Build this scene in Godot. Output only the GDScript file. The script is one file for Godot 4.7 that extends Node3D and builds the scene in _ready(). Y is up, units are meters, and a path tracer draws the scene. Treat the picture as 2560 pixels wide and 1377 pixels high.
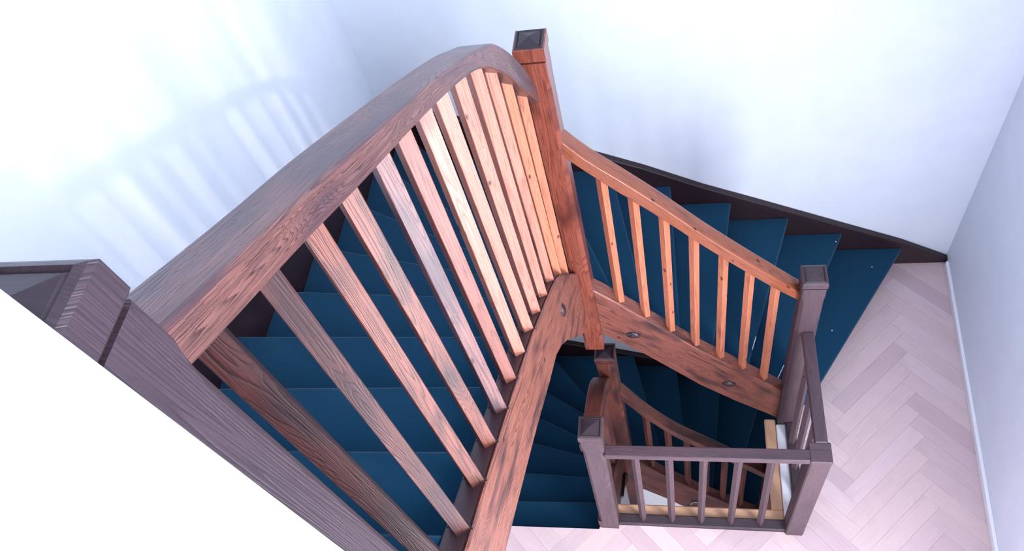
extends Node3D
# Old timber staircase with teal carpeted winders, seen from the landing above. Units are metres, H1 (herringbone floor) is y = 0.

const RISE := 0.156
const TOP := 2.652            # upper floor
var M := {}                   # materials
var rng := RandomNumberGenerator.new()
var used := {}

# ---------------------------------------------------------------- naming
func numbered(called: String) -> String:
	if not used.has(called):
		used[called] = 0
		return called
	used[called] += 1
	return "%s_%03d" % [called, used[called]]

func thing(called: String, label: String, category: String, at := Vector3.ZERO, group := "") -> Node3D:
	var o := Node3D.new()
	o.name = numbered(called)
	add_child(o)
	o.position = at
	o.set_meta("label", label)
	o.set_meta("category", category)
	if group != "":
		o.set_meta("group", group)
	return o

func part(called: String, st, mat: Material, parent: Node3D, label := "") -> MeshInstance3D:
	# geometry is given in world coordinates; the part is set back by the place of its ancestors
	var mi := MeshInstance3D.new()
	mi.name = called
	mi.mesh = st.commit() if st is SurfaceTool else st
	mi.material_override = mat
	parent.add_child(mi, true)
	var off := Vector3.ZERO
	var p: Node = parent
	while p is Node3D and p != self:
		off += p.position
		p = p.get_parent()
	mi.position = -off
	if label != "":
		mi.set_meta("label", label)
	return mi

func structure(called: String, st, mat: Material, label := "") -> MeshInstance3D:
	var mi := part(called, st, mat, self)
	mi.set_meta("kind", "structure")
	if label != "":
		mi.set_meta("label", label)
	return mi

# ---------------------------------------------------------------- mesh helpers
const TU := 1.2               # metres of grain in one texture, along
const TV := 0.3               # and across

func begin() -> SurfaceTool:
	var st := SurfaceTool.new()
	st.begin(Mesh.PRIMITIVE_TRIANGLES)
	return st

func tri(st: SurfaceTool, p: Array, n: Array, u: Array) -> void:
	var c: Vector3 = (p[1] - p[0]).cross(p[2] - p[0])
	var order := [0, 2, 1] if c.dot(n[0] + n[1] + n[2]) > 0.0 else [0, 1, 2]
	for i in order:
		st.set_normal(n[i])
		st.set_uv(u[i])
		st.add_vertex(p[i])

func quad(st: SurfaceTool, p: Array, n: Array, u: Array) -> void:
	tri(st, [p[0], p[1], p[2]], [n[0], n[1], n[2]], [u[0], u[1], u[2]])
	tri(st, [p[0], p[2], p[3]], [n[0], n[2], n[3]], [u[0], u[2], u[3]])

func flat_quad(st: SurfaceTool, p: Array, n: Vector3, u: Array) -> void:
	quad(st, p, [n, n, n, n], u)

func uv_of(p: Vector3, g: int, a: int, o: Vector2) -> Vector2:
	var along: float = p[g]
	var b := 3 - g - a
	var across: float = p[b] if a != g else p[(g + 2) % 3]
	if a == g:
		along = p[(g + 1) % 3]
	return Vector2(along / TU, across / TV) + o

# box with chamfered edges; x = its frame, g = the axis the grain follows
func box(st: SurfaceTool, x: Transform3D, size: Vector3, g := 1, bev := 0.004) -> void:
	var h := size * 0.5
	var o := Vector2(rng.randf(), rng.randf())
	bev = minf(bev, minf(h.x, minf(h.y, h.z)) * 0.45)
	var v := func(s: Vector3, a: int) -> Vector3:
		var q := Vector3(s.x * (h.x - bev), s.y * (h.y - bev), s.z * (h.z - bev))
		q[a] = s[a] * h[a]
		return q
	for a in 3:
		var b := (a + 1) % 3
		var c := (a + 2) % 3
		for s in [-1.0, 1.0]:
			var ps := []
			var us := []
			for k in [[-1, -1], [1, -1], [1, 1], [-1, 1]]:
				var sg := Vector3.ZERO
				sg[a] = s
				sg[b] = k[0]
				sg[c] = k[1]
				var q: Vector3 = v.call(sg, a)
				ps.append(x * q)
				us.append(uv_of(q, g, a, o + Vector2(0, a * 0.31)))
			var n := Vector3.ZERO
			n[a] = s
			flat_quad(st, ps, (x.basis * n).normalized(), us)
		# the four edges that run along a
		for sb in [-1.0, 1.0]:
			for sc in [-1.0, 1.0]:
				var lo := Vector3.ZERO
				lo[a] = -1
				lo[b] = sb
				lo[c] = sc
				var hi := lo
				hi[a] = 1
				var q0: Vector3 = v.call(lo, b)
				var q1: Vector3 = v.call(hi, b)
				var q2: Vector3 = v.call(hi, c)
				var q3: Vector3 = v.call(lo, c)
				var nb := Vector3.ZERO
				nb[b] = sb
				var nc := Vector3.ZERO
				nc[c] = sc
				var n := (x.basis * (nb + nc)).normalized()
				flat_quad(st, [x * q0, x * q1, x * q2, x * q3], n, [uv_of(q0, g, b, o), uv_of(q1, g, b, o), uv_of(q2, g, b, o), uv_of(q3, g, b, o)])
	for sx in [-1.0, 1.0]:
		for sy in [-1.0, 1.0]:
			for sz in [-1.0, 1.0]:
				var s := Vector3(sx, sy, sz)
				var n := (x.basis * s).normalized()
				var q0: Vector3 = v.call(s, 0)
				var q1: Vector3 = v.call(s, 1)
				var q2: Vector3 = v.call(s, 2)
				tri(st, [x * q0, x * q1, x * q2], [n, n, n], [uv_of(q0, g, 0, o), uv_of(q1, g, 0, o), uv_of(q2, g, 0, o)])

# axis-aligned chamfered box from its lowest to its highest corner
func span(st: SurfaceTool, lo: Vector3, hi: Vector3, g := 1, bev := 0.004) -> void:
	box(st, Transform3D(Basis(), (lo + hi) * 0.5), (hi - lo).abs(), g, bev)

# bar of square section turned 45 degrees, from one point to another
func bar(st: SurfaceTool, a: Vector3, b: Vector3, side: float, turn := PI / 4, bev := 0.0012) -> void:
	var y := (b - a).normalized()
	var zz := Vector3(0, 0, 1)
	var xx := y.cross(zz).normalized()
	zz = xx.cross(y).normalized()
	var base := Basis(xx, y, zz) * Basis(Vector3.UP, turn)
	box(st, Transform3D(base, (a + b) * 0.5), Vector3(side, a.distance_to(b), side), 1, bev)

func inset(poly: PackedVector2Array, d: float) -> PackedVector2Array:
	var out := PackedVector2Array()
	var n := poly.size()
	var s := -1.0 if Geometry2D.is_polygon_clockwise(poly) else 1.0
	for i in n:
		var e0 := (poly[i] - poly[(i + n - 1) % n]).normalized()
		var e1 := (poly[(i + 1) % n] - poly[i]).normalized()
		var n0 := Vector2(-e0.y, e0.x) * s
		var n1 := Vector2(-e1.y, e1.x) * s
		out.append(poly[i] + (n0 + n1) / maxf(1.0 + n0.dot(n1), 0.35) * d)
	return out

# outline in the plane (U, V) through o, drawn out from d0 to d1 along N, edges chamfered
func extrude(st: SurfaceTool, poly: PackedVector2Array, o: Vector3, U: Vector3, V: Vector3, N: Vector3, d0: float, d1: float, bev := 0.004, grain := 0.0, back := true) -> void:
	var n := poly.size()
	var uo := Vector2(rng.randf(), rng.randf())
	var cg := cos(grain)
	var sg := sin(grain)
	var at := func(p: Vector2, d: float) -> Vector3: return o + U * p.x + V * p.y + N * d
	var uv := func(p: Vector2) -> Vector2: return Vector2((p.x * cg + p.y * sg) / TU, (-p.x * sg + p.y * cg) / TV) + uo
	var inn := inset(poly, bev) if bev > 0.0 else poly
	var t := Geometry2D.triangulate_polygon(inn)
	for f in ([1, -1] if back else [1]):
		var d: float = d1 if f > 0 else d0
		for k in range(0, t.size(), 3):
			var a := inn[t[k]]
			var b := inn[t[k + 1]]
			var c := inn[t[k + 2]]
			var nn: Vector3 = N * f
			tri(st, [at.call(a, d), at.call(b, d), at.call(c, d)], [nn, nn, nn], [uv.call(a), uv.call(b), uv.call(c)])
	var s := 1.0 if Geometry2D.is_polygon_clockwise(poly) else -1.0
	var en := []
	for i in n:
		var e := (poly[(i + 1) % n] - poly[i]).normalized()
		en.append(Vector2(-e.y, e.x) * s)
	for i in n:
		var j := (i + 1) % n
		var e: Vector2 = en[i]
		var na: Vector2 = (e + en[(i + n - 1) % n]).normalized() if e.dot(en[(i + n - 1) % n]) > 0.8 else e
		var nb: Vector2 = (e + en[j]).normalized() if e.dot(en[j]) > 0.8 else e
		var A := U * na.x + V * na.y
		var B := U * nb.x + V * nb.y
		var ua: Vector2 = uv.call(poly[i])
		var ub: Vector2 = uv.call(poly[j])
		var dv := Vector2(0, (d1 - d0) / TV)
		quad(st, [at.call(poly[i], d0 + bev), at.call(poly[j], d0 + bev), at.call(poly[j], d1 - bev), at.call(poly[i], d1 - bev)], [A, B, B, A], [ua, ub, ub + dv, ua + dv])
		if bev > 0.0:
			for f in ([1, -1] if back else [1]):
				var nn: Vector3 = N * f
				var d: float = d1 if f > 0 else d0
				quad(st, [at.call(poly[i], d - f * bev), at.call(poly[j], d - f * bev), at.call(inn[j], d), at.call(inn[i], d)],
					[(A + nn).normalized(), (B + nn).normalized(), (B + nn).normalized(), (A + nn).normalized()], [ua, ub, uv.call(inn[j]), uv.call(inn[i])])

# skin over closed rings of equal length
func sweep(st: SurfaceTool, rings: Array, caps := true, vo := Vector2.ZERO) -> void:
	var m: int = rings[0].size()
	var k := rings.size()
	var nor := []
	for i in k:
		var row := PackedVector3Array()
		row.resize(m)
		nor.append(row)
	var mid := []
	for r in rings:
		var c := Vector3.ZERO
		for q in r:
			c += q
		mid.append(c / m)
	for i in k - 1:
		for j in m:
			var j2 := (j + 1) % m
			var a: Vector3 = rings[i][j]
			var b: Vector3 = rings[i + 1][j]
			var c: Vector3 = rings[i + 1][j2]
			var d: Vector3 = rings[i][j2]
			var f := (c - a).cross(d - b)
			if f.dot((a + b + c + d) * 0.25 - (mid[i] + mid[i + 1]) * 0.5) < 0:
				f = -f
			nor[i][j] += f
			nor[i][j2] += f
			nor[i + 1][j] += f
			nor[i + 1][j2] += f
	var along := 0.0
	for i in k - 1:
		var step: float = mid[i].distance_to(mid[i + 1])
		var round_ := 0.0
		for j in m:
			var j2 := (j + 1) % m
			var w: float = rings[i][j].distance_to(rings[i][j2])
			quad(st, [rings[i][j], rings[i + 1][j], rings[i + 1][j2], rings[i][j2]],
				[nor[i][j].normalized(), nor[i + 1][j].normalized(), nor[i + 1][j2].normalized(), nor[i][j2].normalized()],
				[Vector2(along / TU, round_ / TV) + vo, Vector2((along + step) / TU, round_ / TV) + vo, Vector2((along + step) / TU, (round_ + w) / TV) + vo, Vector2(along / TU, (round_ + w) / TV) + vo])
			round_ += w
		along += step
	if caps:
		for e in [0, k - 1]:
			var n: Vector3 = ((mid[0] - mid[1]) if e == 0 else (mid[k - 1] - mid[k - 2])).normalized()
			for j in m:
				var j2 := (j + 1) % m
				tri(st, [mid[e], rings[e][j], rings[e][j2]], [n, n, n], [vo, vo + Vector2(0.05, 0), vo + Vector2(0.05, 0.1)])

# rounded-rectangle section: corners given as (side, up), one radius for each corner
func section(w0: float, w1: float, y0: float, y1: float, r_top: float, r_bot: float) -> PackedVector2Array:
	var out := PackedVector2Array()
	for c in [[w1, y1, r_top, 0.0], [w0, y1, r_top, PI / 2], [w0, y0, r_bot, PI], [w1, y0, r_bot, 1.5 * PI]]:
		var sx := 1.0 if c[0] == w1 else -1.0
		var sy := 1.0 if c[1] == y1 else -1.0
		var o := Vector2(c[0] - sx * c[2], c[1] - sy * c[2])
		for i in 5:
			var a: float = c[3] + PI / 2 * i / 4.0
			out.append(o + Vector2(cos(a), sin(a)) * c[2])
	return out

func lookup(table: Array, t: float, col: int) -> float:
	# Catmull-Rom through rows (t, value, value ...), t falling or rising
	var n := table.size()
	var up: bool = table[n - 1][0] > table[0][0]
	var i := 0
	while i < n - 2 and ((t > table[i + 1][0]) if up else (t < table[i + 1][0])):
		i += 1
	var t0: float = table[i][0]
	var t1: float = table[i + 1][0]
	var f := clampf((t - t0) / (t1 - t0), -0.3, 1.3)
	var p1: float = table[i][col]
	var p2: float = table[i + 1][col]
	var m1: float = (p2 - p1)
	var m2: float = m1
	if i > 0:
		m1 = (p2 - table[i - 1][col]) / (t1 - table[i - 1][0]) * (t1 - t0)
	if i < n - 2:
		m2 = (table[i + 2][col] - p1) / (table[i + 2][0] - t0) * (t1 - t0)
	var f2 := f * f
	var f3 := f2 * f
	return (2 * f3 - 3 * f2 + 1) * p1 + (f3 - 2 * f2 + f) * m1 + (-2 * f3 + 3 * f2) * p2 + (f3 - f2) * m2

# ---------------------------------------------------------------- textures
func noise(seed_: int, freq: float, w: int, h: int, octaves := 3) -> Image:
	var f := FastNoiseLite.new()
	f.seed = seed_
	f.noise_type = FastNoiseLite.TYPE_SIMPLEX_SMOOTH
	f.frequency = freq
	f.fractal_octaves = octaves
	return f.get_seamless_image(w, h, false, false, 0.2, true)

func stretched(seed_: int, freq: float, w0: int, h0: int, w: int, h: int, oct_ := 3) -> PackedByteArray:
	var im := noise(seed_, freq, w0, h0, oct_)
	im.convert(Image.FORMAT_L8)
	im.resize(w, h, Image.INTERPOLATE_CUBIC)
	return im.get_data()

# wood: contour lines of a stretched noise make the cathedral grain, a finer one the fibres, a broad one the stain
func wood(seed_: int, pale: Color, line: Color, stain: Color, rings: float, stain_amount: float, contrast: float, knots := 0, w := 1024, h := 512, swirls := [], worn_top := false) -> Array:
	var a := stretched(seed_, 0.012, 64, h, w, h, 2)
	var fib := stretched(seed_ + 1, 0.16, 40, h, w, h, 2)
	var blot := stretched(seed_ + 2, 0.02, 128, 128, w, h, 4)
	var fleck := stretched(seed_ + 3, 0.11, 256, h, w, h, 2)
	var rgb := PackedByteArray()
	rgb.resize(w * h * 3)
	var hei := PackedByteArray()
	hei.resize(w * h)
	var pr := pale.r
	var pg := pale.g
	var pb := pale.b
	var lr := line.r - pr
	var lg := line.g - pg
	var lb := line.b - pb
	# swirls: the grain bends round a knot (u, v, reach along, reach across, strength)
	var bend := PackedFloat32Array()
	bend.resize(w * h)
	for q in swirls:
		for y in h:
			var dy := absf(y / float(h) - q[1])
			if minf(dy, 1.0 - dy) > q[3] * 2.5:
				continue
			for x in range(int((q[0] - q[2] * 2.5) * w), int((q[0] + q[2] * 2.5) * w)):
				var dx: float = (x / float(w) - q[0]) / q[2]
				var e: float = (minf(dy, 1.0 - dy)) / q[3]
				bend[y * w + posmod(x, w)] += q[4] * exp(-dx * dx - e * e)
	for i in w * h:
		var x: float = (a[i] / 255.0 + bend[i]) * rings
		x = x - floorf(x)
		var ring := x * x * x if x < 0.86 else (1.0 - x) / 0.14 * 0.64
		var k := clampf(ring * contrast + (fib[i] / 255.0 - 0.5) * 0.55 * contrast + maxf(0.0, fleck[i] / 255.0 - 0.68) * 1.2, 0.0, 1.0)
		var worn := 0.0
		if worn_top:
			# the upper face of the rail is greyed by hands, its side has stayed brown
			var v := (i / w) / float(h)
			worn = 0.42 if v < 0.27 else (-0.35 if v > 0.71 and v < 0.91 else 0.1)
		var s := clampf((blot[i] / 255.0 - 0.5) * 2.6 + stain_amount + worn, 0.0, 1.0) * 0.9
		var r := pr + lr * k
		var g := pg + lg * k
		var b := pb + lb * k
		var q := s * (0.75 + 0.25 * k)
		var j := i * 3
		rgb[j] = int(clampf((r + (stain.r - r) * q) * 255.0, 0, 255))
		rgb[j + 1] = int(clampf((g + (stain.g - g) * q) * 255.0, 0, 255))
		rgb[j + 2] = int(clampf((b + (stain.b - b) * q) * 255.0, 0, 255))
		hei[i] = int(clampf(200.0 - k * 120.0, 0, 255))
	var kr := RandomNumberGenerator.new()
	kr.seed = seed_
	for n in knots:
		var cx := kr.randi_range(40, w - 40)
		var cy := kr.randi_range(30, h - 30)
		var ru := kr.randf_range(6.0, 11.0) * w / 1024.0
		var rv := kr.randf_range(7.0, 13.0)
		for y in range(cy - 28, cy + 28):
			for x in range(cx - 36, cx + 36):
				var d := Vector2((x - cx) / ru, (y - cy) / rv).length()
				if d < 2.0:
					var f := clampf(1.3 - d, 0.0, 1.0) * 0.75 + maxf(0.0, sin(d * 9.0)) * 0.2 * (2.0 - d) * 0.5
					var j := (y * w + x) * 3
					rgb[j] = int(rgb[j] * (1.0 - f * 0.75))
					rgb[j + 1] = int(rgb[j + 1] * (1.0 - f * 0.8))
					rgb[j + 2] = int(rgb[j + 2] * (1.0 - f * 0.75))
	var c := Image.create_from_data(w, h, false, Image.FORMAT_RGB8, rgb)
	var d := Image.create_from_data(w, h, false, Image.FORMAT_L8, hei)
	return [ImageTexture.create_from_image(c), ImageTexture.create_from_image(d)]

func wood_mat(t: Array, tint: Color, rough: float, relief: float, spec := 0.5) -> StandardMaterial3D:
	var m := StandardMaterial3D.new()
	m.albedo_texture = t[0]
	m.albedo_color = tint
	m.roughness = rough
	m.metallic_specular = spec
	if relief > 0.0:
		m.heightmap_enabled = true
		m.heightmap_texture = t[1]
		m.heightmap_scale = relief
	return m

func noise_tex(seed_: int, freq: float, size: int, lo: Color, hi: Color, octaves := 3) -> NoiseTexture2D:
	var f := FastNoiseLite.new()
	f.seed = seed_
	f.noise_type = FastNoiseLite.TYPE_SIMPLEX_SMOOTH
	f.frequency = freq
	f.fractal_octaves = octaves
	var t := NoiseTexture2D.new()
	t.width = size
	t.height = size
	t.seamless = true
	t.noise = f
	var g := Gradient.new()
	g.set_color(0, lo)
	g.set_color(1, hi)
	t.color_ramp = g
	return t

func plain(c: Color, rough: float, spec := 0.5) -> StandardMaterial3D:
	var m := StandardMaterial3D.new()
	m.albedo_color = c
	m.roughness = rough
	m.metallic_specular = spec
	return m

func materials() -> void:
	var pine := wood(11, Color(0.80, 0.53, 0.425), Color(0.53, 0.28, 0.20), Color(0.40, 0.22, 0.19), 9.0, -0.42, 0.75, 7)
	var bold := wood(23, Color(0.64, 0.38, 0.30), Color(0.27, 0.125, 0.095), Color(0.19, 0.115, 0.125), 15.0, -0.12, 1.15, 2)
	var rail := wood(37, Color(0.53, 0.36, 0.315), Color(0.22, 0.125, 0.12), Color(0.25, 0.18, 0.20), 15.0, 0.3, 1.05, 2, 2048)
	var newel_wood := wood(29, Color(0.56, 0.30, 0.235), Color(0.30, 0.13, 0.10), Color(0.27, 0.125, 0.105), 9.0, -0.05, 0.8, 1)
	var handrail := wood(41, Color(0.55, 0.36, 0.31), Color(0.21, 0.12, 0.115), Color(0.30, 0.215, 0.24), 17.0, 0.12, 1.15, 0, 2048, 512, [[0.27, 0.80, 0.05, 0.09, 0.34], [0.62, 0.76, 0.07, 0.08, 0.22], [0.45, 0.14, 0.05, 0.07, 0.2], [0.86, 0.82, 0.05, 0.06, 0.25]], true)
	var dark := wood(53, Color(0.335, 0.255, 0.28), Color(0.17, 0.12, 0.14), Color(0.25, 0.20, 0.225), 11.0, 0.05, 0.75, 1)
	var oak := wood(71, Color(0.83, 0.765, 0.77), Color(0.76, 0.68, 0.685), Color(0.78, 0.715, 0.725), 6.0, -0.3, 0.6, 0)
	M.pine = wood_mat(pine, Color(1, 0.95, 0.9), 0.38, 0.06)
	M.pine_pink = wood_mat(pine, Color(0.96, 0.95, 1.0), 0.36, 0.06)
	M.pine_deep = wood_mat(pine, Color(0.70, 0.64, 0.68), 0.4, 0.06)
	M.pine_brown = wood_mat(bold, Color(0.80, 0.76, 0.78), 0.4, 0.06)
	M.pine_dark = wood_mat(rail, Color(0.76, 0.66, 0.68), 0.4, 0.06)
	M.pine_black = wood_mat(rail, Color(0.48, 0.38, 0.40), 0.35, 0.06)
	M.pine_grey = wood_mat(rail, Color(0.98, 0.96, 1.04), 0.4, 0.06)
	M.bold = wood_mat(bold, Color(0.88, 0.88, 0.92), 0.42, 0.12)
	M.string_face = wood_mat(bold, Color(0.94, 0.99, 1.04), 0.42, 0.12)
	M.string_top = wood_mat(dark, Color(0.72, 0.62, 0.64), 0.4, 0.06)
	M.newel = wood_mat(newel_wood, Color(1, 1, 1), 0.24, 0.05)
	M.rail = wood_mat(handrail, Color(0.85, 0.87, 0.92), 0.32, 0.16)
	M.rail_warm = wood_mat(pine, Color(0.74, 0.65, 0.58), 0.17, 0.03)
	M.low_wood = wood_mat(rail, Color(0.9, 0.78, 0.76), 0.42, 0.06)
	M.dark = wood_mat(dark, Color(0.74, 0.75, 0.79), 0.4, 0.1)
	M.painted = wood_mat(dark, Color(1.0, 1.0, 1.0), 0.5, 0.02)
	M.stain = wood_mat(dark, Color(0.56, 0.48, 0.52), 0.5, 0.04)
	M.cap_painted = wood_mat(dark, Color(0.8, 0.79, 0.8), 0.5, 0.02)
	M.cap = wood_mat(dark, Color(0.60, 0.56, 0.60), 0.4, 0.04)
	M.black = plain(Color(0.05, 0.045, 0.05), 0.6)
	M.peg = wood_mat(dark, Color(0.75, 0.7, 0.72), 0.25, 0.03)
	M.trim = wood_mat(oak, Color(1.0, 0.86, 0.68), 0.5, 0.02)
	M.planks = []
	for c in [Color(1.0, 0.965, 0.97), Color(0.955, 0.915, 0.92), Color(0.985, 0.945, 0.935), Color(0.93, 0.885, 0.895)]:
		M.planks.append(wood_mat(oak, c, 0.42, 0.02, 0.4))
	M.subfloor = plain(Color(0.6, 0.53, 0.52), 0.8)
	var wallm := StandardMaterial3D.new()
	wallm.albedo_texture = noise_tex(5, 0.01, 512, Color(0.88, 0.905, 0.95), Color(0.905, 0.925, 0.96), 4)
	wallm.roughness = 0.9
	wallm.metallic_specular = 0.2
	wallm.uv1_triplanar = true
	wallm.uv1_world_triplanar = true
	wallm.uv1_scale = Vector3(0.8, 0.8, 0.8)
	wallm.heightmap_enabled = true
	wallm.heightmap_texture = noise_tex(6, 0.06, 512, Color(0, 0, 0), Color(1, 1, 1), 3)
	wallm.heightmap_scale = 0.04
	M.wall = wallm
	M.white = plain(Color(0.92, 0.92, 0.94), 0.6, 0.3)
	var car := StandardMaterial3D.new()
	car.albedo_texture = noise_tex(9, 0.22, 512, Color(0.05, 0.19, 0.28), Color(0.09, 0.275, 0.385), 3)
	car.roughness = 0.95
	car.metallic_specular = 0.15
	car.rim_enabled = true
	car.rim = 0.25
	car.uv1_triplanar = true
	car.uv1_world_triplanar = true
	car.uv1_scale = Vector3(3.2, 3.2, 3.2)
	car.heightmap_enabled = true
	car.heightmap_texture = noise_tex(10, 0.3, 512, Color(0, 0, 0), Color(1, 1, 1), 2)
	car.heightmap_scale = 0.12
	M.carpet = car
	M.hardware = plain(Color(0.03, 0.03, 0.035), 0.4)
	M.metal = plain(Color(0.62, 0.6, 0.63), 0.35)
	var glass := StandardMaterial3D.new()
	glass.transparency = BaseMaterial3D.TRANSPARENCY_ALPHA
	glass.albedo_color = Color(0.95, 0.98, 1.0, 0.06)
	glass.roughness = 0.0
	M.glass = glass

# ---------------------------------------------------------------- camera, sky, daylight
func window_light(at: Vector3, towards: Vector3, size: Vector2, energy: float, color := Color(0.93, 0.96, 1.0)) -> void:
	var l := AreaLight3D.new()
	l.name = numbered("window_daylight")
	add_child(l)
	l.look_at_from_position(at, at + towards, Vector3.UP)
	l.area_size = size
	l.light_energy = energy
	l.light_color = color
	l.shadow_enabled = true
	l.set("area_range", 12.0)

func look() -> void:
	var cam := Camera3D.new()
	cam.name = "camera"
	add_child(cam)
	cam.transform = Transform3D(Basis(Vector3(0.9753, -0.1952, -0.1036), Vector3(0.0250, 0.5632, -0.8259), Vector3(0.2195, 0.8029, 0.5542)).orthonormalized(), Vector3(0, 4, 0))
	cam.fov = 38.894
	cam.near = 0.02
	cam.current = true
	var sky_mat := ProceduralSkyMaterial.new()
	sky_mat.sky_top_color = Color(0.55, 0.68, 0.92)
	sky_mat.sky_horizon_color = Color(0.85, 0.9, 0.98)
	sky_mat.ground_bottom_color = Color(0.5, 0.5, 0.48)
	sky_mat.ground_horizon_color = Color(0.8, 0.83, 0.86)
	var sky := Sky.new()
	sky.sky_material = sky_mat
	var env := Environment.new()
	env.background_mode = Environment.BG_SKY
	env.sky = sky
	env.tonemap_mode = Environment.TONE_MAPPER_LINEAR
	env.tonemap_exposure = 1.1
	env.sdfgi_enabled = true
	env.ssao_enabled = true
	env.ssil_enabled = true
	var we := WorldEnvironment.new()
	we.name = "world_environment"
	we.environment = env
	add_child(we)
	# daylight through the windows of the right-hand wall (upper and middle storey), of the near wall, and of the storey below
	var sun := DirectionalLight3D.new()
	sun.name = "sun"
	add_child(sun)
	sun.look_at_from_position(Vector3.ZERO, Vector3(-2.75, -1.75, -2.0), Vector3.UP)
	sun.light_energy = 0.48
	sun.light_color = Color(1.0, 0.95, 0.93)
	sun.light_angular_distance = 1.5
	sun.sky_mode = DirectionalLight3D.SKY_MODE_LIGHT_ONLY
	sun.shadow_enabled = true
	window_light(Vector3(1.215, 4.25, 0.45), Vector3(-1, -0.18, -0.1), Vector2(1.3, 1.5), 13.5)
	window_light(Vector3(1.215, 1.25, 0.35), Vector3(-1, -0.1, -0.15), Vector2(1.3, 1.7), 13.5)
	window_light(Vector3(0.1, 4.1, 1.62), Vector3(0, -0.1, -1), Vector2(0.5, 0.9), 1.3)
	window_light(Vector3(0.0, -0.9, 1.62), Vector3(0, -0.05, -1), Vector2(1.6, 1.2), 5.0)

# ---------------------------------------------------------------- the room
func room() -> void:
	# right wall runs slightly askew: its inner face goes from (1.4385, -2.81) to (1.21, 1.1)
	var dir := Vector3(1.342 - 1.438, 0, -1.164 + 2.79).normalized()
	var st := begin()
	var ang := atan2(dir.x, dir.z)
	var fr := Transform3D(Basis(Vector3.UP, ang), Vector3(1.4385, 0, -2.81))
	# local z along the wall, x outwards; window openings z 2.55..3.95
	var wb := func(z0: float, z1: float, y0: float, y1: float) -> void:
		box(st, Transform3D(Basis(), Vector3(0.1, (y0 + y1) * 0.5, (z0 + z1) * 0.5)), Vector3(0.2, y1 - y0, z1 - z0), 1, 0.0)
	wb.call(-0.2, 2.5, -1.9, 5.4)
	wb.call(3.95, 4.75, -1.9, 5.4)
	wb.call(2.5, 3.95, -1.9, 0.3)
	wb.call(2.5, 3.95, 2.15, 3.45)
	wb.call(2.5, 3.95, 5.15, 5.4)
	structure("wall_right", st, M.wall).transform = fr
	for y in [0.3, 3.45]:
		var h: float = 1.85 if y < 1 else 1.7
		var win := Node3D.new()
		win.name = "window_1" if y < 1 else "window_2"
		add_child(win)
		win.set_meta("kind", "structure")
		var f := begin()
		for z in [2.53, 3.225, 3.92]:
			box(f, fr * Transform3D(Basis(), Vector3(0.14, y + h * 0.5, z)), Vector3(0.05, h, 0.05), 1, 0.004)
		for yy in [y + 0.025, y + h - 0.025]:
			box(f, fr * Transform3D(Basis(), Vector3(0.14, yy, 3.225)), Vector3(0.05, 0.05, 1.45), 2, 0.004)
		part("window_frame", f, M.white, win)
		f = begin()
		box(f, fr * Transform3D(Basis(), Vector3(0.14, y + h * 0.5, 3.225)), Vector3(0.006, h, 1.44), 1, 0.0)
		part("pane", f, M.glass, win)
		if y > 1:
			# vertical blind hanging in the reveal, slats half open
			var blind := thing("vertical_blind", "white vertical blind with half-open slats hanging in the upper window", "blind", fr * Vector3(0.06, y, 3.225))
			f = begin()
			box(f, fr * Transform3D(Basis(), Vector3(0.06, y + h - 0.03, 3.225)), Vector3(0.05, 0.04, 1.4), 2, 0.003)
			part("head_rail", f, M.white, blind)
			for k in 11:
				f = begin()
				box(f, fr * Transform3D(Basis(Vector3.UP, deg_to_rad(20.0 + 9.0 * sin(k * 2.3))), Vector3(0.06, y + h * 0.5 - 0.03, 2.58 + k * 0.128 + 0.012 * sin(k * 4.1))), Vector3(0.003, h - 0.1, 0.089), 1, 0.0)
				part("slat", f, M.white, blind)
	st = begin()
	span(st, Vector3(-1.7, -1.9, -3.01), Vector3(1.65, 5.4, -2.81), 1, 0.0)
	structure("wall_back", st, M.wall)
	st = begin()
	span(st, Vector3(-1.7, -1.9, -2.81), Vector3(-1.5, 5.4, 1.9), 1, 0.0)
	structure("wall_left", st, M.wall)
	st = begin()
	span(st, Vector3(-1.5, -1.9, 1.7), Vector3(-0.8, 5.4, 1.9), 1, 0.0)
	span(st, Vector3(1.0, -1.9, 1.7), Vector3(1.4, 5.4, 1.9), 1, 0.0)
	span(st, Vector3(-0.8, -1.9, 1.7), Vector3(1.0, -1.55, 1.9), 1, 0.0)
	span(st, Vector3(-0.8, -0.3, 1.7), Vector3(1.0, 3.3, 1.9), 1, 0.0)
	span(st, Vector3(-0.8, 4.9, 1.7), Vector3(1.0, 5.4, 1.9), 1, 0.0)
	structure("wall_front", st, M.wall)
	for k in 2:
		var y0: float = [-1.55, 3.3][k]
		var y1: float = [-0.3, 4.9][k]
		var win := Node3D.new()
		win.name = "window_%d" % (k + 3)
		add_child(win)
		win.set_meta("kind", "structure")
		var f := begin()
		for x in [-0.775, 0.1, 0.975]:
			span(f, Vector3(x - 0.025, y0, 1.77), Vector3(x + 0.025, y1, 1.82), 1, 0.004)
		for yy in [y0 + 0.025, y1 - 0.025]:
			span(f, Vector3(-0.8, yy - 0.025, 1.77), Vector3(1.0, yy + 0.025, 1.82), 0, 0.004)
		part("window_frame", f, M.white, win)
		f = begin()
		span(f, Vector3(-0.79, y0, 1.792), Vector3(0.99, y1, 1.798), 1, 0.0)
		part("pane", f, M.glass, win)
	st = begin()
	span(st, Vector3(-1.7, 5.4, -3.01), Vector3(1.7, 5.6, 1.9), 0, 0.0)
	structure("ceiling", st, M.wall)
	# upper floor: the landing at the head of the flight and the floor the viewer leans out from
	st = begin()
	span(st, Vector3(-1.5, TOP - 0.25, -0.19), Vector3(-0.3, TOP, 1.7), 0, 0.002)
	span(st, Vector3(-0.3, TOP - 0.25, -0.1), Vector3(1.33, TOP, 1.7), 0, 0.002)
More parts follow.
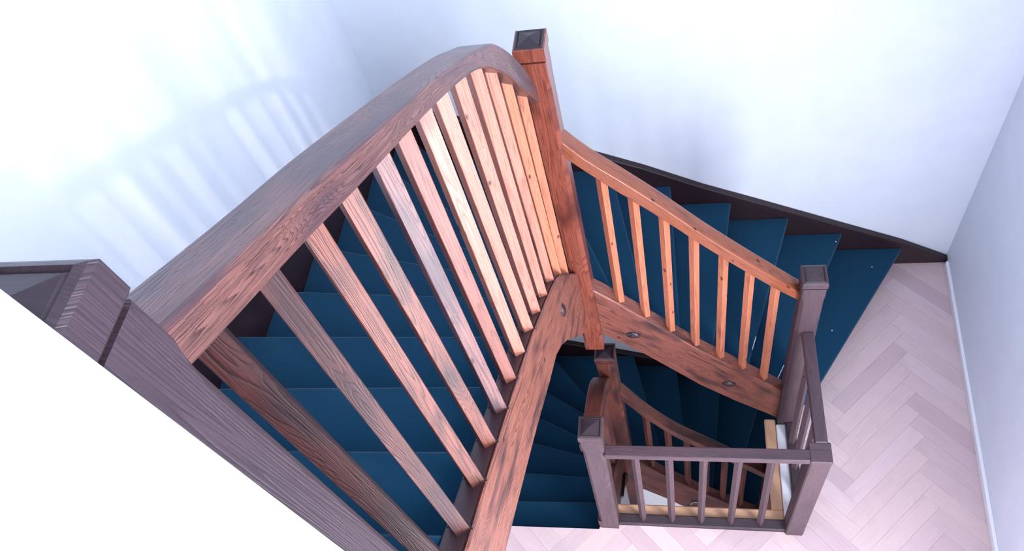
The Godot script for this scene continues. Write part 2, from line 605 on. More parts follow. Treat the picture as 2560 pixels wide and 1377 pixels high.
	structure("floor_upper", st, M.planks[1])
	# wall end that the nearest newel is let into
	st = begin()
	span(st, Vector3(-0.56, TOP, -0.2075), Vector3(-0.375, 5.4, 0.9), 1, 0.003)
	structure("wall_landing", st, M.wall)
	st = begin()
	span(st, Vector3(-1.7, -2.0, -3.01), Vector3(1.7, -1.872, 1.9), 0, 0.0)
	structure("floor_lower", st, M.planks[2])
	# baseboard along the right wall
	st = begin()
	box(st, fr * Transform3D(Basis(), Vector3(-0.0085, 0.024, 2.28)), Vector3(0.017, 0.048, 4.44), 2, 0.006)
	structure("baseboard_right", st, M.white)

func herringbone() -> void:
	var fl := Node3D.new()
	fl.name = "floor"
	add_child(fl)
	fl.set_meta("kind", "structure")
	var outline := PackedVector2Array([Vector2(-1.5, -1.168), Vector2(-0.47, -1.181), Vector2(-0.47, -1.207), Vector2(0.478, -1.207), Vector2(0.478, -1.80), Vector2(0.478, -2.81), Vector2(1.4385, -2.81), Vector2(1.341, -1.164), Vector2(1.20, 1.2), Vector2(1.17, 1.7), Vector2(-1.5, 1.7)])
	var st := begin()
	extrude(st, outline, Vector3.ZERO, Vector3(1, 0, 0), Vector3(0, 0, 1), Vector3(0, 1, 0), -0.26, -0.012, 0.0)
	part("subfloor", st, M.subfloor, fl)
	var near_edge := PackedVector2Array()
	var w := 0.085
	var len_ := 0.51
	var s := sqrt(0.5)
	var X := Vector2(s, s)          # plank directions in plan (x, z)
	var Y := Vector2(-s, s)
	var o := Vector2(1.14, -1.837)  # an apex
	var shown := PackedVector2Array([Vector2(-2, -3), Vector2(2, -3), Vector2(2, -0.55), Vector2(-2, -0.55)])
	var clip: PackedVector2Array = Geometry2D.intersect_polygons(outline, shown)[0]
	var full := []
	for v in 3:
		var t := begin()
		extrude(t, PackedVector2Array([Vector2(0, 0), Vector2(len_, 0), Vector2(len_, w), Vector2(0, w)]), Vector3.ZERO, Vector3(1, 0, 0), Vector3(0, 0, 1), Vector3.UP, -0.012, 0.0, 0.0008, 0.0, false)
		full.append(t.commit())
	var g := 0.0002
	for col in range(-6, 7):
		for i in range(-40, 41):
			# one zigzag: planks laid across each other, stepping by w along the column
			for side in 2:
				var base := o + Vector2((col) * 2.0 * len_ * s, i * w / s)
				var a: Vector2
				var b: Vector2
				var c0: Vector2
				if side == 0:
					c0 = base
					a = X
					b = Y
				else:
					c0 = base + Vector2(0, 0)
					a = Y
					b = X
					c0 = base + X * 0.0 + Vector2(0, -w / s * 0.5) + Vector2(-w * s, w * s) * 0.0
				var poly := PackedVector2Array()
				if side == 0:
					for k in [[g, g], [len_ - g, g], [len_ - g, w - g], [g, w - g]]:
						poly.append(c0 + a * k[0] + b * k[1])
				else:
					# its end butts against the side of the other
					c0 = base + X * 0.0
					for k in [[w + g, g], [w + len_ - g, g], [w + len_ - g, w - g], [w + g, w - g]]:
						poly.append(c0 + Y * k[0] + X * k[1] - X * 0.0)
				var cut := Geometry2D.intersect_polygons(poly, clip)
				for q in cut:
					if q.size() < 3 or absf(area(q)) < 0.0006:
						continue
					var t := begin()
					extrude(t, q, Vector3.ZERO, Vector3(1, 0, 0), Vector3(0, 0, 1), Vector3.UP, -0.012, rng.randf_range(-0.0004, 0.0), 0.0005, PI / 4 if side == 0 else -PI / 4, false)
					part("plank", t, M.planks[rng.randi() % 4], fl)
	# beyond the planks that can be told apart the floor goes on as one surface
	var rest := PackedVector2Array([Vector2(-1.5, -0.55), Vector2(1.30, -0.55), Vector2(1.20, 1.2), Vector2(1.17, 1.7), Vector2(-1.5, 1.7)])
	st = begin()
	extrude(st, rest, Vector3.ZERO, Vector3(1, 0, 0), Vector3(0, 0, 1), Vector3.UP, -0.012, 0.0, 0.0, PI / 4, false)
	var r := part("plank_field", st, M.planks[0], fl)
	r.set_meta("kind", "stuff")

func area(q: PackedVector2Array) -> float:
	var s := 0.0
	for i in q.size():
		s += q[i].cross(q[(i + 1) % q.size()])
	return s * 0.5

# ---------------------------------------------------------------- stairs
# nosing lines in plan: [outer point, inner point] for steps 1, 2, 3 ...
const UPPER := [
	[Vector2(1.175, -2.775), Vector2(0.62, -1.88)], [Vector2(0.84, -2.775), Vector2(0.437, -1.88)], [Vector2(0.545, -2.775), Vector2(0.28, -1.88)],
	[Vector2(0.237, -2.775), Vector2(0.11, -1.88)], [Vector2(-0.077, -2.775), Vector2(-0.04, -1.88)], [Vector2(-0.38, -2.775), Vector2(-0.18, -1.88)],
	[Vector2(-0.71, -2.775), Vector2(-0.31, -1.88)], [Vector2(-1.37, -2.775), Vector2(-0.49, -1.87)], [Vector2(-1.47, -2.49), Vector2(-0.5, -1.75)],
	[Vector2(-1.47, -2.12), Vector2(-0.5, -1.64)], [Vector2(-1.47, -1.75), Vector2(-0.5, -1.53)], [Vector2(-1.47, -1.43), Vector2(-0.5, -1.375)],
	[Vector2(-1.47, -1.15), Vector2(-0.5, -1.142)], [Vector2(-1.47, -0.885), Vector2(-0.5, -0.9)], [Vector2(-1.47, -0.635), Vector2(-0.5, -0.655)],
	[Vector2(-1.47, -0.40), Vector2(-0.5, -0.418)], [Vector2(-1.47, -0.19), Vector2(-0.5, -0.19)]]
const LOWER := [   # going down from the floor edge
	[Vector2(-1.47, -1.168), Vector2(-0.47, -1.181)], [Vector2(-1.47, -1.35), Vector2(-0.47, -1.37)], [Vector2(-1.47, -1.60), Vector2(-0.47, -1.56)],
	[Vector2(-1.47, -1.95), Vector2(-0.47, -1.715)], [Vector2(-1.47, -2.31), Vector2(-0.47, -1.83)], [Vector2(-1.47, -2.62), Vector2(-0.46, -2.03)],
	[Vector2(-1.05, -2.775), Vector2(-0.36, -1.95)], [Vector2(-0.40, -2.775), Vector2(-0.16, -1.88)], [Vector2(-0.10, -2.775), Vector2(-0.02, -1.88)],
	[Vector2(0.22, -2.775), Vector2(0.13, -1.88)], [Vector2(0.54, -2.775), Vector2(0.26, -1.88)], [Vector2(0.86, -2.775), Vector2(0.45, -1.88)]]

func step_pieces(root: Node3D, a: Array, b: Array, y: float, region: PackedVector2Array, lead: float) -> void:
	# tread between nosing a (lower side) and nosing b, lying at height y; a projects by lead
	var da: Vector2 = (a[0] - a[1]).normalized()
	var db: Vector2 = (b[0] - b[1]).normalized()
	var quad_ := PackedVector2Array([a[0] + da * 0.5, a[1] - da * 0.05, b[1] - db * 0.05, b[0] + db * 0.5])
	if Geometry2D.is_polygon_clockwise(quad_):
		quad_.reverse()
	var away: Vector2 = ((a[0] + a[1]) - (b[0] + b[1])).normalized()
	var bn: Vector2 = Vector2(-db.y, db.x)
	if bn.dot(away) > 0:
		bn = -bn
	# run under the next riser
	var q2 := PackedVector2Array([a[0] + da * 0.5, a[1] - da * 0.05, b[1] - db * 0.05 + bn * 0.03, b[0] + db * 0.5 + bn * 0.03])
	for p in Geometry2D.intersect_polygons(q2, region):
		if absf(area(p)) < 0.002:
			continue
		var st := begin()
		extrude(st, p, Vector3.ZERO, Vector3(1, 0, 0), Vector3(0, 0, 1), Vector3.UP, y - 0.034, y, 0.006)
		part("tread", st, M.carpet, root)
		break
	var an := Vector2(-da.y, da.x)
	if an.dot(away) > 0:
		an = -an
	var q3 := PackedVector2Array([a[0] + da * 0.5 + an * 0.018, a[1] - da * 0.03 + an * 0.018, a[1] - da * 0.03 + an * 0.036, a[0] + da * 0.5 + an * 0.036])
	for p in Geometry2D.intersect_polygons(q3, region):
		var st := begin()
		extrude(st, p, Vector3.ZERO, Vector3(1, 0, 0), Vector3(0, 0, 1), Vector3.UP, y - RISE, y - 0.03, 0.0)
		part("riser", st, M.carpet, root)
		break

func stairs() -> void:
	var up := thing("staircase", "teal carpeted winding staircase with dark wall strings rising from the herringbone floor", "staircase", Vector3(-0.44, 0, -1.85))
	var region := PackedVector2Array([Vector2(-1.47, -2.775), Vector2(1.30, -2.775), Vector2(1.30, -1.88), Vector2(-0.49, -1.88), Vector2(-0.50, -1.88), Vector2(-0.50, -0.19), Vector2(-1.47, -0.19)])
	var lines := []
	var heights := []
	for i in 17:
		# the upper steps sit a little low between their strings
		var y0 := RISE * (i + 1)
		var y1 := y0 - 0.048 * clampf((i - 5) / 6.0, 0.0, 1.0) * (1.0 if i < 16 else 0.0)
		var k := (4.0 - y1) / (4.0 - y0)
		lines.append([UPPER[i][0] * k if i > 7 else UPPER[i][0], UPPER[i][1] * k if i > 7 else UPPER[i][1]])
		heights.append(y1)
	for i in 16:
		step_pieces(up, lines[i], lines[i + 1], heights[i], region, 0.0)
	var low := thing("staircase", "teal carpeted flight going down into the well below the herringbone floor", "staircase", Vector3(-0.44, -1.87, -1.85))
	var region2 := PackedVector2Array([Vector2(-1.47, -2.775), Vector2(1.30, -2.775), Vector2(1.30, -1.88), Vector2(-0.44, -1.88), Vector2(-0.47, -1.88), Vector2(-0.47, -1.17), Vector2(-1.47, -1.17)])
	for i in 11:
		step_pieces(low, LOWER[i + 1], LOWER[i], -RISE * (i + 1), region2, 0.0)
	# --- wall strings
	var U := Vector3(1, 0, 0)
	var V := Vector3(0, 1, 0)
	var st := begin()
	var back := [Vector2(1.438, 0.0), Vector2(1.438, 0.03), Vector2(1.166, 0.198), Vector2(0.708, 0.433), Vector2(0.363, 0.611), Vector2(0.097, 0.746), Vector2(-0.202, 0.919), Vector2(-0.422, 1.031), Vector2(-0.72, 1.185), Vector2(-1.016, 1.325), Vector2(-1.226, 1.40), Vector2(-1.495, 1.46), Vector2(-1.495, 0.9), Vector2(-0.4, 0.4), Vector2(0.3, 0.0)]
	extrude(st, PackedVector2Array(back), Vector3(0, 0, -2.81), U, V, Vector3(0, 0, 1), 0.0, 0.037, 0.004, -0.5)
	part("wall_string", st, M.stain, up)
	st = begin()
	var left := PackedVector2Array()
	for q in [[-2.80, 1.40], [-2.49, 1.49], [-2.12, 1.68], [-1.75, 1.83], [-1.43, 1.99], [-1.15, 2.14], [-0.885, 2.30], [-0.635, 2.455], [-0.40, 2.61], [-0.19, 2.74], [-0.19, 2.3], [-1.43, 1.55], [-2.80, 0.9]]:
		left.append(Vector2(q[0], q[1]))
	extrude(st, left, Vector3(-1.4985, 0, 0), Vector3(0, 0, 1), V, U, 0.0, 0.03, 0.004, 0.5)
	part("wall_string", st, M.stain, up)
	# --- strings on the well side
	st = begin()
	var right := PackedVector2Array([Vector2(-0.395, 1.25), Vector2(-0.36, 1.215), Vector2(-0.31, 1.157), Vector2(-0.19, 1.013), Vector2(0.048, 0.72), Vector2(0.38, 0.371), Vector2(0.445, 0.305), Vector2(0.445, -0.02), Vector2(0.396, 0.031), Vector2(0.22, 0.19), Vector2(0.047, 0.367), Vector2(-0.21, 0.688), Vector2(-0.395, 0.89)])
	extrude(st, right, Vector3(0, 0, -1.88), U, V, Vector3(0, 0, 1), 0.0, 0.07, 0.006, -0.85)
	var sr := part("well_string", st, M.bold, up, "right-hand string, orange brown with two dark pegs")
	for q in [Vector2(-0.249, 0.878), Vector2(0.186, 0.39)]:
		part("peg", knob(Vector3(q.x, q.y, -1.81), Vector3(0.034, 0.023, 0.016), -0.2), M.peg, sr)
	st = begin()
	var lz := PackedVector2Array()
	for q in [[-0.22, 2.56], [-0.397, 2.467], [-0.66, 2.33], [-0.928, 2.185], [-1.13, 2.065], [-1.307, 1.942], [-1.42, 1.862], [-1.50, 1.80], [-1.56, 1.735], [-1.65, 1.61], [-1.72, 1.51], [-1.77, 1.44], [-1.795, 1.405], [-1.795, 1.20], [-1.785, 1.12], [-1.755, 1.075], [-1.70, 1.085], [-1.63, 1.18], [-1.544, 1.313], [-1.44, 1.48], [-1.343, 1.607], [-1.26, 1.69], [-1.20, 1.725], [-1.114, 1.772], [-0.854, 1.932], [-0.488, 2.134], [-0.22, 2.28]]:
		lz.append(Vector2(q[0], q[1]))
	extrude(st, lz, Vector3(-0.50, 0, 0), Vector3(0, 0, 1), V, U, 0.0, 0.049, 0.0, 0.52)
	var sl := part("well_string", st, M.string_top, up, "left-hand string, curved up to the newel, with one dark peg")
	st = begin()
	extrude(st, lz, Vector3(-0.451, 0, 0), Vector3(0, 0, 1), V, U, 0.0, 0.011, 0.005, 0.52)
	part("string_facing", st, M.string_face, sl, "bare brown wood facing of the string")
	part("peg", knob(Vector3(-0.44, 1.646, -1.468), Vector3(0.012, 0.034, 0.02), 0.0), M.peg, sl)
	# dark sockets cut round the feet of the balusters
	for q in [[-0.45, 2.44], [-0.575, 2.375], [-0.69, 2.312], [-0.805, 2.253], [-0.92, 2.19], [-1.037, 2.122], [-1.156, 2.048]]:
		st = begin()
		box(st, Transform3D(Basis(Vector3(1, 0, 0), 0.49) * Basis(Vector3.UP, PI / 4), Vector3(-0.4705, lookup([[-0.397, 2.467], [-0.66, 2.33], [-0.928, 2.185], [-1.13, 2.065], [-1.307, 1.942]], q[0], 1) - 0.0005, q[0])), Vector3(0.04, 0.004, 0.04), 0, 0.0)
		part("socket", st, M.black, sl)
	# --- strings of the lower flight
	st = begin()
	extrude(st, PackedVector2Array([Vector2(-0.36, -0.62), Vector2(-0.311, -0.717), Vector2(-0.175, -0.933), Vector2(0.033, -1.2), Vector2(0.235, -1.427), Vector2(0.44, -1.65), Vector2(0.44, -1.87), Vector2(0.28, -1.87), Vector2(-0.086, -1.491), Vector2(-0.177, -1.363), Vector2(-0.36, -1.15)]), Vector3(0, 0, -1.88), U, V, Vector3(0, 0, 1), 0.0, 0.07, 0.005, -0.8)
	part("well_string", st, M.low_wood, low)
	st = begin()
	extrude(st, PackedVector2Array([Vector2(-1.19, 0.10), Vector2(-1.40, 0.0), Vector2(-1.56, -0.14), Vector2(-1.70, -0.35), Vector2(-1.80, -0.5), Vector2(-1.80, -1.0), Vector2(-1.55, -0.55), Vector2(-1.19, -0.26)]), Vector3(-0.47, 0, 0), Vector3(0, 0, 1), V, U, 0.0, 0.06, 0.005, 0.6)
	part("well_string", st, M.low_wood, low)
	st = begin()
	extrude(st, PackedVector2Array([Vector2(1.43, -1.87), Vector2(1.43, -1.8), Vector2(0.54, -1.47), Vector2(-0.1, -1.205), Vector2(-0.45, -1.07), Vector2(-0.82, -0.93), Vector2(-1.05, -0.85), Vector2(-1.495, -0.72), Vector2(-1.495, -1.3), Vector2(0.1, -1.87)]), Vector3(0, 0, -2.81), U, V, Vector3(0, 0, 1), 0.0, 0.037, 0.004, -0.5)
	part("wall_string", st, M.stain, low)
	st = begin()
	extrude(st, PackedVector2Array([Vector2(-2.80, -0.72), Vector2(-2.31, -0.45), Vector2(-1.6, -0.05), Vector2(-1.19, 0.0), Vector2(-1.19, -0.5), Vector2(-2.80, -1.2)]), Vector3(-1.4985, 0, 0), Vector3(0, 0, 1), V, U, 0.0, 0.03, 0.004, 0.5)
	part("wall_string", st, M.stain, low)
	# --- whitewashed panels that close the space below the lower flight
	st = begin()
	extrude(st, PackedVector2Array([Vector2(-0.355, -1.16), Vector2(-0.177, -1.37), Vector2(-0.086, -1.498), Vector2(0.28, -1.872), Vector2(-0.355, -1.872)]), Vector3(0, 0, -1.88), U, V, Vector3(0, 0, 1), 0.0, 0.045, 0.0)
	structure("wall_under_stairs", st, M.white)
	st = begin()
	extrude(st, PackedVector2Array([Vector2(-1.19, -0.27), Vector2(-1.55, -0.56), Vector2(-1.80, -1.01), Vector2(-1.80, -1.872), Vector2(-1.19, -1.872)]), Vector3(-0.47, 0, 0), Vector3(0, 0, 1), V, U, 0.0, 0.035, 0.0)
	structure("wall_under_stairs_return", st, M.white)

# flattened dome
func knob(at: Vector3, r: Vector3, tilt: float) -> ArrayMesh:
	var st := begin()
	var rings := 8
	var segs := 14
	var B := Basis(Vector3(0, 0, 1), tilt)
	var p := func(i: int, j: int) -> Array:
		var a := PI * i / rings
		var b := TAU * j / segs
		var n := Vector3(sin(a) * cos(b), cos(a), sin(a) * sin(b))
		return [at + B * (n * r), B * (n / r).normalized(), Vector2(n.x * r.x / TU, n.y * r.y / TV)]
	for i in rings:
		for j in segs:
			var a: Array = p.call(i, j)
			var b: Array = p.call(i + 1, j)
			var c: Array = p.call(i + 1, j + 1)
			var d: Array = p.call(i, j + 1)
			quad(st, [a[0], b[0], c[0], d[0]], [a[1], b[1], c[1], d[1]], [a[2], b[2], c[2], d[2]])
	return st.commit()

# ---------------------------------------------------------------- newels
# square post: c = centre at the foot, t = centre at the head (same level as y1), s = section, cap from y1 up
func newel(called: String, label: String, c: Vector3, t: Vector3, s: Vector2, cap_h: float, mat: Material, cap_mat: Material, capped := true, over := 0.002, chamfer := false) -> Node3D:
	var root := thing(called, label, "post", c, "")
	var y := (t - c).normalized()
	var zz := Vector3(0, 0, 1)
	var xx := y.cross(zz).normalized()
	zz = xx.cross(y).normalized()
	var B := Basis(xx, y, zz)
	var st := begin()
	var h := c.distance_to(t)
	if chamfer:
		# the arris towards the well is planed off between two stops
		var hw := s * 0.5
		var rr := []
		for k in [[0.0, 0.003], [0.03, 0.003], [0.06, 0.013], [h - 0.11, 0.013], [h - 0.085, 0.010], [h - 0.06, 0.003], [h, 0.003]]:
			var e: float = k[1]
			var ring := PackedVector3Array()
			for q in [Vector2(hw.x - e, hw.y), Vector2(hw.x, hw.y - e), Vector2(hw.x, -hw.y + e), Vector2(hw.x - e, -hw.y), Vector2(-hw.x + e, -hw.y), Vector2(-hw.x, -hw.y + e), Vector2(-hw.x, hw.y - e), Vector2(-hw.x + e, hw.y)]:
				ring.append(c + B * Vector3(q.x, k[0], q.y))
			rr.append(ring)
		facets(st, rr)
	else:
		box(st, Transform3D(B, (c + t) * 0.5), Vector3(s.x, h, s.y), 1, 0.005)
	part("shaft", st, mat, root)
	if not capped:
		st = begin()
		box(st, Transform3D(B, t + y * (cap_h * 0.5)), Vector3(s.x + over * 2, cap_h, s.y + over * 2), 0, 0.004)
		part("cap", st, cap_mat, root)
		return root
	# dark saw-cut, block above it, then a rebate and a low pyramid
	st = begin()
	box(st, Transform3D(B, t + y * 0.002), Vector3(s.x - 0.012, 0.012, s.y - 0.012), 0, 0.0)
	part("groove", st, M.black, root)
	st = begin()
	var rings := []
	var top := t + y * (cap_h)
	for k in [[-0.0, 0.006 - cap_h], [over, 0.010 - cap_h], [over, -0.004], [over - 0.004, 0.0]]:
		rings.append(square(top, B, s * 0.5 + Vector2(k[0], k[0]), k[1]))
	facets(st, rings)
	part("cap_block", st, mat, root)
	st = begin()
	rings = []
	for k in [[over - 0.004, 0.0], [over - 0.010, 0.004], [over - 0.013, 0.0005], [over - 0.016, 0.003]]:
		rings.append(square(top, B, s * 0.5 + Vector2(k[0], k[0]), k[1]))
	rings.append(square(top, B, Vector2(0.0005, 0.0005), 0.012))
	facets(st, rings)
	part("cap_top", st, cap_mat, root, "low pyramid top")
	return root

func square(at: Vector3, B: Basis, h: Vector2, y: float) -> PackedVector3Array:
	var r := PackedVector3Array()
	for q in [[1, 1], [1, -1], [-1, -1], [-1, 1]]:
		r.append(at + B * Vector3(h.x * q[0], y, h.y * q[1]))
	return r

# rings joined by flat facets, both ends closed
func facets(st: SurfaceTool, rings: Array) -> void:
	var m: int = rings[0].size()
	var o := Vector2(rng.randf(), rng.randf())
	for i in rings.size() - 1:
		var mid := Vector3.ZERO
		for q in rings[i]:
			mid += q / (2.0 * m)
		for q in rings[i + 1]:
			mid += q / (2.0 * m)
		for j in m:
			var k := (j + 1) % m
			var ps := [rings[i][j], rings[i + 1][j], rings[i + 1][k], rings[i][k]]
			var n: Vector3 = (ps[2] - ps[0]).cross(ps[3] - ps[1])
			if n.length() < 1e-9:
				continue
			n = n.normalized()
			if n.dot((ps[0] + ps[1] + ps[2] + ps[3]) * 0.25 - mid) < 0:
				n = -n
			var us := []
			for q in ps:
				us.append(Vector2(q.y / TU, (q.x + q.z) / TV) + o if absf(n.y) < 0.8 else Vector2(q.x / TU, q.z / TV) + o)
			flat_quad(st, ps, n, us)
	for e in [0, rings.size() - 1]:
		var c := Vector3.ZERO
		for q in rings[e]:
			c += q / m
		var n := Vector3(0, -1 if e == 0 else 1, 0)
		for j in m:
			var k := (j + 1) % m
			tri(st, [c, rings[e][j], rings[e][k]], [n, n, n], [Vector2(c.x / TU, c.z / TV) + o, Vector2(rings[e][j].x / TU, rings[e][j].z / TV) + o, Vector2(rings[e][k].x / TU, rings[e][k].z / TV) + o])

func newels() -> void:
	newel("newel_post", "tall orange-brown newel post with black pyramid cap where the two flights turn", Vector3(-0.4375, 0.757, -1.845), Vector3(-0.4365, 2.488, -1.845), Vector2(0.089, 0.09), 0.055, M.newel, M.cap, true, 0.003, true)
	newel("newel_post", "dark grey newel post with grooved cap let into the white wall end at lower left", Vector3(-0.44, TOP - 0.3, -0.231), Vector3(-0.44, 3.587, -0.231), Vector2(0.09, 0.084), 0.05, M.dark, M.cap, true, 0.003, true)
	newel("newel_post", "grey brown newel post with pyramid cap at the foot of the right flight", Vector3(0.485, 0.0, -1.815), Vector3(0.485, 1.283, -1.815), Vector2(0.09, 0.09), 0.04, M.painted, M.cap_painted, true, 0.003, true)
	newel("newel_post", "grey newel post with pyramid cap beside the top of the descending flight", Vector3(-0.415, 0.0, -1.232), Vector3(-0.392, 1.074, -1.248), Vector2(0.09, 0.09), 0.044, M.painted, M.cap_painted, true, 0.004, true)
	newel("newel_post", "grey brown corner post with flat top where the two short rails meet", Vector3(0.470, 0.0, -1.233), Vector3(0.4865, 0.93, -1.2345), Vector2(0.08, 0.082), 0.021, M.painted, M.painted, false, 0.002)
	newel("newel_post", "lower newel post with dark cap below the cut-off foot of the tall newel", Vector3(-0.4055, -1.87, -1.845), Vector3(-0.4035, 0.61, -1.845), Vector2(0.092, 0.09), 0.045, M.low_wood, M.cap, true, 0.003, true)

# ---------------------------------------------------------------- balustrades
func rail_table(t: Array, ts: Array, w0: float, w1: float, axis: int, r_top: float, r_bot: float) -> Array:
	# t rows: position, top, bottom; axis 2 = runs along z with sides in x, axis 0 = along x with sides in z
	var rings := []
	for p in ts:
		var sec := section(w0, w1, lookup(t, p, 2), lookup(t, p, 1), r_top, r_bot)
		var ring := PackedVector3Array()
		for q in sec:
			ring.append(Vector3(q.x, q.y, p) if axis == 2 else Vector3(p, q.y, q.x))
		rings.append(ring)
	return rings

func steps(a: float, b: float, n: int) -> Array:
	var out := []
	for i in n + 1:
		out.append(lerpf(a, b, float(i) / n))
	return out

func balustrades() -> void:
	# --- left flight: the broad worn rail
	var t := [[-0.24, 3.536, 3.474], [-0.34, 3.482, 3.422], [-0.52, 3.387, 3.331], [-0.67, 3.311, 3.251], [-0.91, 3.180, 3.128], [-1.11, 3.068, 3.020], [-1.28, 2.968, 2.918], [-1.37, 2.908, 2.850], [-1.47, 2.838, 2.752], [-1.54, 2.768, 2.67], [-1.616, 2.68, 2.571], [-1.70, 2.568, 2.462], [-1.76, 2.475, 2.385], [-1.80, 2.404, 2.335]]
	var ball := thing("balustrade", "broad worn brown handrail on thirteen balusters beside the left flight", "balustrade", Vector3(-0.47, 2.2, -1.0))
	var st := begin()
	sweep(st, rail_table(t, steps(-0.27, -1.80, 60), -0.515, -0.435, 2, 0.007, 0.006), true, Vector2(0.0, 0.0))
	part("handrail", st, M.rail, ball, "broad worn handrail swept down to the tall newel")
	var foot := [[-0.352, 2.50], [-0.45, 2.44], [-0.575, 2.375], [-0.69, 2.312], [-0.805, 2.253], [-0.92, 2.19], [-1.037, 2.122], [-1.156, 2.048], [-1.262, 1.974], [-1.373, 1.895], [-1.49, 1.805], [-1.602, 1.672], [-1.702, 1.535]]
	var head := [-0.352, -0.469, -0.581, -0.69, -0.818, -0.92, -1.032, -1.135, -1.262, -1.385, -1.49, -1.602, -1.725]
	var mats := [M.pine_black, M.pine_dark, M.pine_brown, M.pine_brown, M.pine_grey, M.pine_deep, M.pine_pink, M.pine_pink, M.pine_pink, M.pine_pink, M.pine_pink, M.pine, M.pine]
	for i in 13:
		st = begin()
		var side := 0.0315 if i > 0 else 0.036
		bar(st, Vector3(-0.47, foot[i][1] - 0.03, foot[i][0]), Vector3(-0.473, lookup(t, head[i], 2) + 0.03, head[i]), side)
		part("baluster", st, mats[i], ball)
	# --- right flight
	var t2 := [[-0.40, 2.156, 2.07], [-0.33, 2.06, 1.985], [-0.24, 1.962, 1.882], [-0.107, 1.815, 1.735], [0.063, 1.612, 1.535], [0.20, 1.459, 1.382], [0.343, 1.306, 1.232], [0.45, 1.192, 1.132]]
	var bar_r := thing("balustrade", "orange pine handrail on seven balusters beside the right flight", "balustrade", Vector3(0.02, 0.7, -1.845))
	st = begin()
	sweep(st, rail_table(t2, steps(-0.394, 0.442, 36), -1.88, -1.81, 0, 0.012, 0.008), true, Vector2(0.55, 0.1))
	part("handrail", st, M.rail_warm, bar_r)
	var bx := [[-0.290, 1.144], [-0.186, 1.005], [-0.081, 0.876], [0.027, 0.757], [0.140, 0.641], [0.245, 0.532], [0.351, 0.424]]
	for q in bx:
		st = begin()
		bar(st, Vector3(q[0], q[1] - 0.05, -1.842), Vector3(q[0], lookup(t2, q[0], 2) + 0.03, -1.845), 0.029)
		part("baluster", st, M.pine, bar_r)
	# --- guard rails round the well
	var g := thing("guard_rail", "grey brown guard rail on five balusters along the near edge of the well", "guard rail", Vector3(0.03, 0, -1.225), "guard rails round the stairwell")
	st = begin()
	span(st, Vector3(-0.352, 0.916, -1.246), Vector3(0.448, 0.952, -1.197), 0, 0.004)
	part("handrail", st, M.painted, g)
	st = begin()
	span(st, Vector3(-0.372, -0.02, -1.257), Vector3(0.435, 0.03, -1.208), 0, 0.004)
	part("bottom_rail", st, M.dark, g)
	var wb := [[-0.249, -0.231], [-0.107, -0.093], [0.034, 0.046], [0.175, 0.184], [0.314, 0.310]]
	for q in wb:
		st = begin()
		bar(st, Vector3(q[0], 0.02, -1.237), Vector3(q[1], 0.925, -1.223), 0.025)
		part("baluster", st, M.painted, g)
	g = thing("guard_rail", "short grey brown guard rail between the corner post and the flat-faced newel on the right", "guard rail", Vector3(0.49, 0, -1.5), "")
	st = begin()
	span(st, Vector3(0.470, 0.918, -1.771), Vector3(0.518, 0.955, -1.273), 2, 0.004)
	part("handrail", st, M.painted, g)
	st = begin()
	span(st, Vector3(0.479, -0.02, -1.77), Vector3(0.525, 0.03, -1.274), 2, 0.004)
	part("bottom_rail", st, M.dark, g)
	for z in [-1.66, -1.525, -1.39]:
		st = begin()
		bar(st, Vector3(0.500, 0.02, z), Vector3(0.493, 0.925, z), 0.025)
		part("baluster", st, M.painted, g)
	# --- lower flight
	var t3 := [[-1.27, 0.86, 0.79], [-1.42, 0.79, 0.715], [-1.59, 0.706, 0.61], [-1.68, 0.645, 0.52], [-1.76, 0.545, 0.41], [-1.80, 0.47, 0.34]]
	g = thing("balustrade", "short curved brown handrail dropping to the lower newel beside the descending flight", "balustrade", Vector3(-0.43, -0.1, -1.5))
	st = begin()
	sweep(st, rail_table(t3, steps(-1.28, -1.80, 20), -0.472, -0.392, 2, 0.010, 0.006), true, Vector2(0.3, 0.6))
	part("handrail", st, M.low_wood, g)
	for q in [[-1.40, -0.02], [-1.51, -0.12], [-1.62, -0.24], [-1.72, -0.4]]:
		st = begin()
		bar(st, Vector3(-0.44, q[1], q[0]), Vector3(-0.435, lookup(t3, q[0], 2) + 0.02, q[0]), 0.03)
		part("baluster", st, M.low_wood, g)
	var t4 := [[-0.36, 0.275, 0.185], [-0.30, 0.145, 0.06], [-0.243, 0.021, -0.055], [-0.114, -0.195, -0.268], [-0.02, -0.315, -0.39], [0.082, -0.428, -0.505], [0.305, -0.69, -0.765], [0.45, -0.86, -0.935]]
	g = thing("balustrade", "reddish brown handrail on slender balusters deep in the well beside the lower flight", "balustrade", Vector3(0.05, -1.2, -1.845))
	st = begin()
	sweep(st, rail_table(t4, steps(-0.362, 0.444, 36), -1.88, -1.81, 0, 0.010, 0.008), true, Vector2(0.7, 0.35))
	part("handrail", st, M.low_wood, g)
	for q in [[-0.249, -0.847], [-0.135, -0.99], [-0.03, -1.10], [0.085, -1.24], [0.194, -1.366], [0.31, -1.49]]:
		st = begin()
		bar(st, Vector3(q[0], q[1] - 0.03, -1.845), Vector3(q[0], lookup(t4, q[0], 2) + 0.03, -1.845), 0.03)
		part("baluster", st, M.low_wood, g)
	newel("newel_post", "reddish brown newel post deep in the well at the foot of the lower rail", Vector3(0.485, -1.87, -1.845), Vector3(0.485, -0.76, -1.845), Vector2(0.09, 0.09), 0.045, M.low_wood, M.cap, true, 0.003)

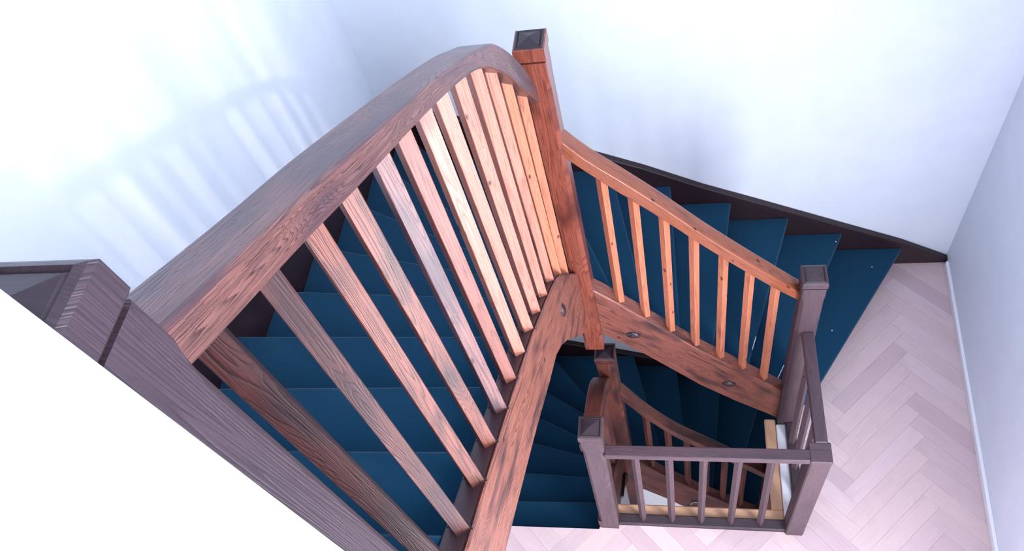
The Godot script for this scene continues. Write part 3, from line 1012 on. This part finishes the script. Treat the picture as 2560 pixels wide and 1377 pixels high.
func well_edge() -> void:
	# fresh pine strips and the white lining along the edge of the well
	var st := begin()
	span(st, Vector3(-0.385, -0.03, -1.317), Vector3(0.432, -0.001, -1.262), 0, 0.006)
	structure("trim_1", st, M.trim, "pale pine strip along the near edge of the well")
	st = begin()
	span(st, Vector3(0.376, -0.03, -1.80), Vector3(0.432, -0.002, -1.314), 2, 0.008)
	structure("trim_2", st, M.trim, "pale pine strip along the right edge of the well")
	st = begin()
	span(st, Vector3(0.433, -0.25, -1.768), Vector3(0.479, 0.004, -1.262), 2, 0.004)
	structure("trim_3", st, M.white, "white lining beside the pine strip")
	st = begin()
	span(st, Vector3(-0.42, -0.26, -1.30), Vector3(0.41, -0.03, -1.262), 0, 0.0)
	span(st, Vector3(0.395, -0.26, -1.80), Vector3(0.432, -0.03, -1.30), 2, 0.0)
	structure("trim_4", st, M.stain, "dark fascia below the pine strips")
	# bits of hardware seen deep in the well
	st = begin()
	var rings := []
	for i in 13:
		var a := PI * i / 12.0
		var c := Vector3(0.012 - cos(a) * 0.028, -1.44 + sin(a) * 0.055, -1.802)
		var out := Vector3(-cos(a), sin(a), 0)
		var ring := PackedVector3Array()
		for j in 8:
			var b := TAU * j / 8.0
			ring.append(c + out * (cos(b) * 0.005) + Vector3(0, 0, 1) * (sin(b) * 0.005))
		rings.append(ring)
	sweep(st, rings)
	var h := part("pull_handle", st, M.metal, self)
	h.set_meta("label", "small pale curved pull handle low on the side of the lower string")
	h.set_meta("category", "handle")
	for q in [[Vector3(0.424, 0.3125, -1.870), Vector3(0.463, 0.3125, -1.952)], [Vector3(0.302, 0.4685, -1.955), Vector3(0.325, 0.4685, -2.03)]]:
		var e := thing("thread", "white thread along the edge of the teal tread next to the right newel" if q[0].x > 0.4 else "white thread along a teal tread edge behind the sixth baluster from the tall newel", "thread", q[0])
		st = begin()
		bar(st, q[0], q[1], 0.003, 0.0, 0.0)
		part("strand", st, M.white, e)
	for q in [[Vector3(1.0, 0.156, -2.649), "white lint speck high on the lowest teal tread near the dark wall string"], [Vector3(0.80, 0.312, -2.716), "white lint speck at the wall end of the second teal tread"],
			[Vector3(0.494, 0.312, -2.649), "white lint speck at a teal nosing just above the orange handrail"], [Vector3(0.745, 0.156, -2.243), "faint lint speck on the lowest teal tread right of the short guard rail's newel"]]:
		var e := thing("lint", q[1], "lint", q[0], "specks of lint on the carpet")
		part("fluff", knob(q[0], Vector3(0.003, 0.002, 0.004), 0.0), M.white, e)
	var fit := thing("iron_fitting", "black iron knob and strap on the string behind the grey newel", "fitting", Vector3(-0.405, -0.62, -1.70))
	part("knob", knob(Vector3(-0.395, -0.60, -1.69), Vector3(0.012, 0.016, 0.016), 0.0), M.hardware, fit)
	st = begin()
	bar(st, Vector3(-0.402, -0.62, -1.70), Vector3(-0.402, -0.50, -1.52), 0.014, 0.0)
	part("strap", st, M.hardware, fit)

func _ready() -> void:
	rng.seed = 20240607
	look()
	materials()
	room()
	herringbone()
	stairs()
	newels()
	balustrades()
	well_edge()
